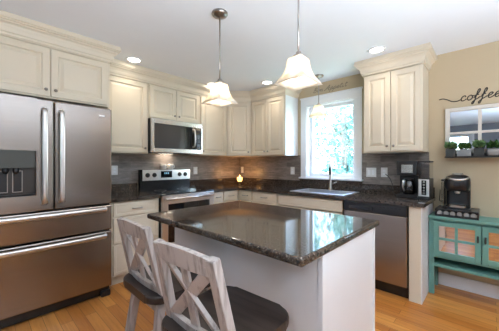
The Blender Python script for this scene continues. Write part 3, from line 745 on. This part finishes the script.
MB().box(.190, .290, -.213, -.002, .207, .365, .006).build('water_tank', 'clear', dc)
MB().box(.187, .292, -.216, 0, .366, .384, .005).build('tank_lid', 'bplastic', dc)
MB().tube(curve_pts([(-.01,-.02,.02), (-.05,-.01,.008), (-.09,.01,.03), (-.10,.05,.09), (-.14,.078,.18), (-.19,.080,.235)], 5), .004, 6).build('power_cord', 'bplastic', dc)

# ------------------------------------------------------------------ teal coffee cabinet
tc = thing('sideboard', 'teal painted sideboard with mirrored pane doors and an open lower shelf', 'cabinet', (-.018, -2.970, 0), E_ROT)
TW, TD, TT = 1.10, .285, .765
MB().box(-.001, TW+.012, -TD-.025, 0, .738, TT, .004).build('top', 'teal', tc)
for x in (0, TW-.042):
    for y0, y1 in ((-TD, -TD+.042), (-.043, -.001)): MB().box(x, x+.042, y0, y1, 0, .738, .003).build('leg', 'teal', tc)
ca = MB(); ca.box(.042, TW-.042, -.012, -.002, .37, .738); ca.box(.005, .02, -TD+.042, -.043, .37, .738); ca.box(TW-.02, TW-.005, -TD+.042, -.043, .37, .738)
ca.box(.042, TW-.042, -TD+.004, -.012, .365, .383); ca.box(.042, TW-.042, -TD+.004, -TD+.022, .718, .738); ca.box(TW/2-.012, TW/2+.012, -TD+.006, -.012, .383, .718); ca.build('carcass', 'teal', tc)
MB().box(.004, TW-.004, -TD+.008, -.004, .272, .296, .002).build('lower_shelf', 'teal', tc)
def glass_door(a, b, hx):
    z0, z1 = .388, .716; st = .042; yb, yf = -TD+.003, -TD-.016; mx, mz = (a+b)/2, (z0+z1)/2
    d = MB().frame(a, b, z0, z1, yf, yb, st, .003); d.box(mx-.011, mx+.011, yf+.003, yb, z0+st, z1-st, .002)
    d.box(a+st, mx-.011, yf+.003, yb, mz-.011, mz+.011, .002); d.box(mx+.011, b-st, yf+.003, yb, mz-.011, mz+.011, .002)
    d = d.build('door', 'teal', tc)
    for xa, xb in ((a+st, mx-.011), (mx+.011, b-st)):
        for za, zb in ((z0+st, mz-.011), (mz+.011, z1-st)): MB().box(xa, xb, -TD-.002, -TD+.001, za, zb).build('pane', 'antique', d)
    h_ = MB(); h_.box(hx-.007, hx+.007, yf-.003, yf, mz+.02, mz+.075, .002); h_.tube(curve_pts([(hx, yf-.002, mz+.062), (hx, yf-.018, mz+.055), (hx, yf-.016, mz+.025), (hx, yf-.004, mz+.018)], 3), .005, 8); h_.build('drop_handle', 'vinyl', d)
glass_door(.040, .384, .362); glass_door(.390, .718, .412); glass_door(.724, TW-.044, .746)

# pod drawer and pod coffee machine on the sideboard
pdr = thing('pod_rack', 'low black pod rack under the single-serve coffee machine', 'rack', (-.035, -3.020, TT+.0005), E_ROT)
PW, PD, PH = .318, .275, .072
MB().box(0, PW, -PD, 0, PH-.010, PH, .003).build('top_plate', 'bplastic', pdr)
f = MB(); f.box(0, PW, -PD, 0, 0, .008, .002)
for x in (0, PW-.010): f.box(x, x+.010, -PD, 0, .008, PH-.010)
f.box(.010, PW-.010, -.010, 0, .008, PH-.010)
f.box(0.010, PW-.010, -PD, -PD+.006, .008, .022); f.build('frame', 'bplastic', pdr)
for k in range(6):
    pt = thing('coffee_pod', 'small foil-topped coffee pod in the pod rack front row, position %s' % ['nearest the granite counter', 'second from the granite counter', 'third from the granite counter', 'third from the open end', 'second from the open end', 'nearest the open end'][k], 'pod', (0,0,0), E_ROT, 'coffee pods in the rack')
    lx = .036+.0492*k; pt.location = (-.035-(PD-.028)+.0, -3.020-lx, TT+.034)
    MB().lathe([(.021, -.002), (.021, 0), (.0205, .001)], (0,-.012,0), 18, 'y').build('lid', 'pod', pt)
    MB().lathe([(.014, -.034), (.0195, -.002)], (0,-.012,0), 16, 'y').build('cup', 'ceramic', pt)
km = thing('pod_coffee_machine', 'black single-serve pod coffee machine with silver lid handle on the sideboard', 'coffee maker', (-.050, -3.062, TT+PH+.001), E_ROT)
def rprism(x0, x1, y0, y1, r, z0, z1, bev=.006):
    p = []
    for cx, cy, a0 in ((x1-r, y1-r, 0), (x0+r, y1-r, 90), (x0+r, y0+r, 180), (x1-r, y0+r, 270)):
        for k in range(6): a = math.radians(a0+18*k); p.append((cx+r*math.cos(a), cy+r*math.sin(a)))
    return MB().prism(p, z0, z1, bev)
rprism(.030, .212, -.235, -.005, .03, 0, .022).build('base', 'bplastic', km)
rprism(.030, .212, -.105, -.005, .03, .0225, .215).build('body', 'bplastic', km)
def loft(levels, n=8):
    mb = MB(); rings = []
    for z, x0, x1, y0, y1, r in levels:
        ring = []
        for cx, cy, a0 in ((x1-r, y1-r, 0), (x0+r, y1-r, 90), (x0+r, y0+r, 180), (x1-r, y0+r, 270)):
            for k in range(n): a = math.radians(a0+90*k/(n-1)); ring.append(mb.bm.verts.new((cx+r*math.cos(a), cy+r*math.sin(a), z)))
        rings.append(ring)
    for p, q in zip(rings, rings[1:]):
        for k in range(len(p)): f = mb.bm.faces.new((p[k], p[(k+1)%len(p)], q[(k+1)%len(p)], q[k])); f.smooth = True
    mb.bm.faces.new(rings[0]); mb.bm.faces.new(rings[-1]); return mb
loft([(.172, .040, .202, -.175, -.010, .035), (.180, .034, .208, -.195, -.006, .045), (.225, .026, .216, -.212, -.004, .055), (.270, .026, .216, -.212, -.004, .060),
      (.296, .032, .210, -.204, -.008, .060), (.314, .046, .196, -.186, -.020, .058), (.324, .068, .174, -.160, -.045, .048), (.327, .09, .15, -.14, -.07, .028)]).build('brew_head', 'bplastic', km)
MB().tube(curve_pts([(.040,-.150,.300), (.052,-.190,.292), (.080,-.214,.284), (.121,-.222,.281), (.162,-.214,.284), (.190,-.190,.292), (.202,-.150,.300)], 4), .010, 8, (1,1,1)).build('lid_handle', 'vsteel', km)
rprism(.080, .162, -.160, -.075, .025, .326, .340, .004).build('top_button', 'nickel', km)
MB().lathe([(.024, .172), (.020, .150), (.012, .146)], (.121, -.160, 0), 16).build('nozzle', 'vsteel', km)
MB().box(.096, .146, -.2155, -.2115, .222, .256, .002).build('display', 'smoke', km)
rprism(.060, .182, -.232, -.110, .025, .0225, .040, .003).build('drip_tray', 'nickel', km)
MB().box(.002, .024, -.205, -.030, .0, .265, .010).build('water_tank', 'clear', km)
MB().box(.000, .0245, -.207, -.028, .2655, .280, .004).build('tank_lid', 'bplastic', km)
MB().tube(curve_pts([(.0,-.06,.06), (-.015,-.05,.05), (-.030,-.04,.055), (-.035,.005,.075), (-.035,.030,.12), (-.035,.040,.16)], 4), .0035, 6).build('power_cord', 'bplastic', km)

# ------------------------------------------------------------------ window-frame mirror, shelf of plants, lettering
mr = thing('window_frame_mirror', 'distressed white window-pane mirror hung under the coffee lettering', 'mirror', (-.002, -3.072, 1.375), E_ROT)
MWd, MHt = .80, .462
fr = MB(); fr.frame(0, MWd, 0, MHt, -.030, 0, .038, .003)
for x in (.266, .534): fr.box(x-.013, x+.013, -.026, 0, .038, MHt-.038, .002)
for xa, xb in ((.038, .253), (.279, .521), (.547, MWd-.038)): fr.box(xa, xb, -.026, 0, .193, .217, .002)
fr.build('frame', 'offwhite', mr)
for xa, xb in ((.038, .253), (.279, .521), (.547, MWd-.038)):
    for za, zb in ((.038, .193), (.217, MHt-.038)): MB().box(xa, xb, -.012, -.004, za, zb).build('pane', 'mirror', mr)
sh = thing('plant_shelf', 'narrow dark ledge holding potted plants under the mirror', 'shelf', (-.002, -3.075, 1.330), E_ROT)
s = MB(); s.box(0, .81, -.115, -.034, 0, .014, .002); s.box(0, .81, -.034, 0, 0, .040, .002); s.build('ledge', 'vinyl', sh)
def foliage(rnd, n, spread, h, size, droop=0.):
    b = MB()
    for k in range(n):
        a = rnd.uniform(0, 2*PI); r_ = spread*math.sqrt(rnd.random()); hh = h*rnd.uniform(.25, 1)*(1-.45*(r_/spread))
        p = Vector((min(.9*r_*math.cos(a), .018), r_*math.sin(a)*.8, hh - droop*r_)); s_ = size*rnd.uniform(.6, 1.3)
        dr = Vector((math.cos(a)+rnd.gauss(0,.5), math.sin(a)+rnd.gauss(0,.5), rnd.uniform(-.1, 1))).normalized()
        sd = dr.cross(Vector((rnd.gauss(0,1), rnd.gauss(0,1), 1))).normalized()*s_*.32
        nm = dr.cross(sd).normalized()*s_*.12
        if p.x+dr.x*s_ > .036 or abs(p.y+dr.y*s_) > .051: dr.x *= -1 if dr.x > 0 else 1; dr.y *= -.4
        if abs(p.y+dr.y*s_) > .052: continue
        b.add([p, p+dr*s_*.5+sd+nm, p+dr*s_, p+dr*s_*.5-sd+nm, p+dr*s_*.5-nm*.3], [(0,1,4), (1,2,4), (2,3,4), (3,0,4)])
    return b
def plant(lx, kind, mt, label, seed):
    rnd = random.Random(seed)
    t = thing('potted_plant', label, 'plant', (-.002-.076, -3.075-lx, 1.3445), 0, 'potted plants on the ledge')
    if kind == 'box':
        b = MB(); b.prism([(-.034,-.036), (.034,-.036), (.034,.036), (-.034,.036)], 0, .075, .003); b.build('pot', 'bplastic', t); hw = .036
    elif kind == 'bowl':
        MB().lathe([(.026, 0), (.036, .012), (.040, .040), (.0375, .066), (.034, .066), (.034, .058)], (0,0,0), 22).xf(Matrix.Scale(1.3, 4, (0,1,0)) @ Matrix.Scale(.92, 4, (1,0,0))).build('pot', mt, t)
    else:
        b = MB().prism([(-.030,-.052), (.030,-.052), (.030,.052), (-.030,.052)], 0, .066, .004); b.build('pot', mt, t)
    MB().lathe([(.028, .0), (.028, .004)], (0,0,.066 if kind != 'box' else .0755), 14).build('soil', 'soil', t)
    if kind == 'box': foliage(rnd, 230, .044, .060, .044).xf(Matrix.Translation((0,0,.078))).build('foliage', 'leaf2' if seed % 2 else 'leaf', t)
    else: foliage(rnd, 330, .058, .074, .028).xf(Matrix.Translation((0,0,.066))).build('foliage', 'leaf', t)
plant(.045, 'box', 'bplastic', 'spiky green plant in a square black pot at the left end of the mirror ledge', 3)
plant(.150, 'tub', 'galv', 'bushy green plant in a grey metal tub, second from left on the ledge', 4)
plant(.258, 'box', 'bplastic', 'green plant in a square black pot standing between the two grey pots', 5)
plant(.358, 'bowl', 'terra', 'full round green plant in a grey stone bowl near the right edge of the photo', 8)

def lettering(name, label, strokes, y0, z0, sx, sz, slant, r, mt, loc_x=-.002):
    t = thing(name, label, 'wall decal', (loc_x, y0, z0), E_ROT)
    mb = MB()
    for st in strokes:
        pts = curve_pts([((x+slant*z)*sx, 0, z*sz) for x, z in st], 5)
        mb.tube(pts, r, 6, (1, .25, 1))
    mb.build('script', mt, t)
    return t
C_ = lambda x: [(x+.62, .72), (x+.45, .98), (x+.15, .80), (x+.05, .40), (x+.22, .04), (x+.50, .06), (x+.80, .35)]
O_ = lambda x: [(x+.45, .98), (x+.12, .75), (x+.08, .30), (x+.35, .02), (x+.68, .25), (x+.66, .75), (x+.42, .97), (x+.62, .80), (x+.95, .78)]
F_ = lambda x: [(x-.05, .35), (x+.30, .90), (x+.52, 1.65), (x+.40, 1.95), (x+.24, 1.6), (x+.22, .5), (x+.16, -.55), (x+.0, -.80), (x-.08, -.5), (x+.30, .0), (x+.62, .25), (x+.75, .45)]
FX = lambda x: [(x+.02, .80), (x+.55, .88)]
E_ = lambda x: [(x-.02, .38), (x+.40, .55), (x+.58, .82), (x+.40, 1.0), (x+.14, .80), (x+.08, .35), (x+.28, .03), (x+.58, .12), (x+.88, .42)]
cof = [[(-3.3, .88), (-2.7, .95), (-2.0, .65), (-1.2, .18), (-.5, .10), (.0, .30)], C_(0), O_(.85), F_(1.8), FX(1.8), F_(2.7), FX(2.7), E_(3.55), E_(4.4)]
lettering('coffee_lettering', 'black script word coffee on the tan wall above the mirror', cof, -3.190, 1.902, .0560, .051, .22, .0052, 'vinyl')
# "Bon Appetit" above the window
A1 = [[(0, 0), (.15, .9), (.25, 1.9)], [(.0, 1.7), (.5, 2.0), (.75, 1.6), (.25, 1.0), (.8, .75), (.75, .15), (.3, -.05), (-.1, .2)]]
def sh_(st, dx): return [[(x+dx, z) for x, z in s_] for s_ in st]
O1 = [O_(0)]; N1 = [[(0, .9), (.1, 0), (.12, .6), (.42, .98), (.6, .7), (.6, .05), (.9, .2)]]
AA = [[(-.3, .1), (0, 0), (.5, 1.0), (.95, 2.0), (1.0, 1.0), (1.1, 0), (1.4, .2)], [(.25, .75), (1.3, .85)]]
P1 = [[(0, .9), (.05, .0), (.0, -1.0)], [(.03, .6), (.35, 1.0), (.65, .7), (.45, .1), (.05, .15), (.9, .2)]]
T1 = [[(.25, 1.8), (.15, .6), (.25, .05), (.6, .2)], [(-.1, 1.25), (.6, 1.35)]]
I1 = [[(0, .9), (.0, .2), (.2, .0), (.45, .25)], [(.06, 1.45), (.09, 1.5)]]
bon = sh_(A1, 0) + sh_(O1, 1.1) + sh_(N1, 2.1) + sh_(AA, 3.7) + sh_(P1, 5.35) + sh_(P1, 6.3) + sh_([E_(0)], 7.2) + sh_(T1, 8.1) + sh_(I1, 8.85) + sh_(T1, 9.45)
lettering('greeting_lettering', 'faint grey script words Bon Appetit on the wall above the window', bon, -1.535, 2.302, .0485, .032, .30, .0042, 'gvinyl')
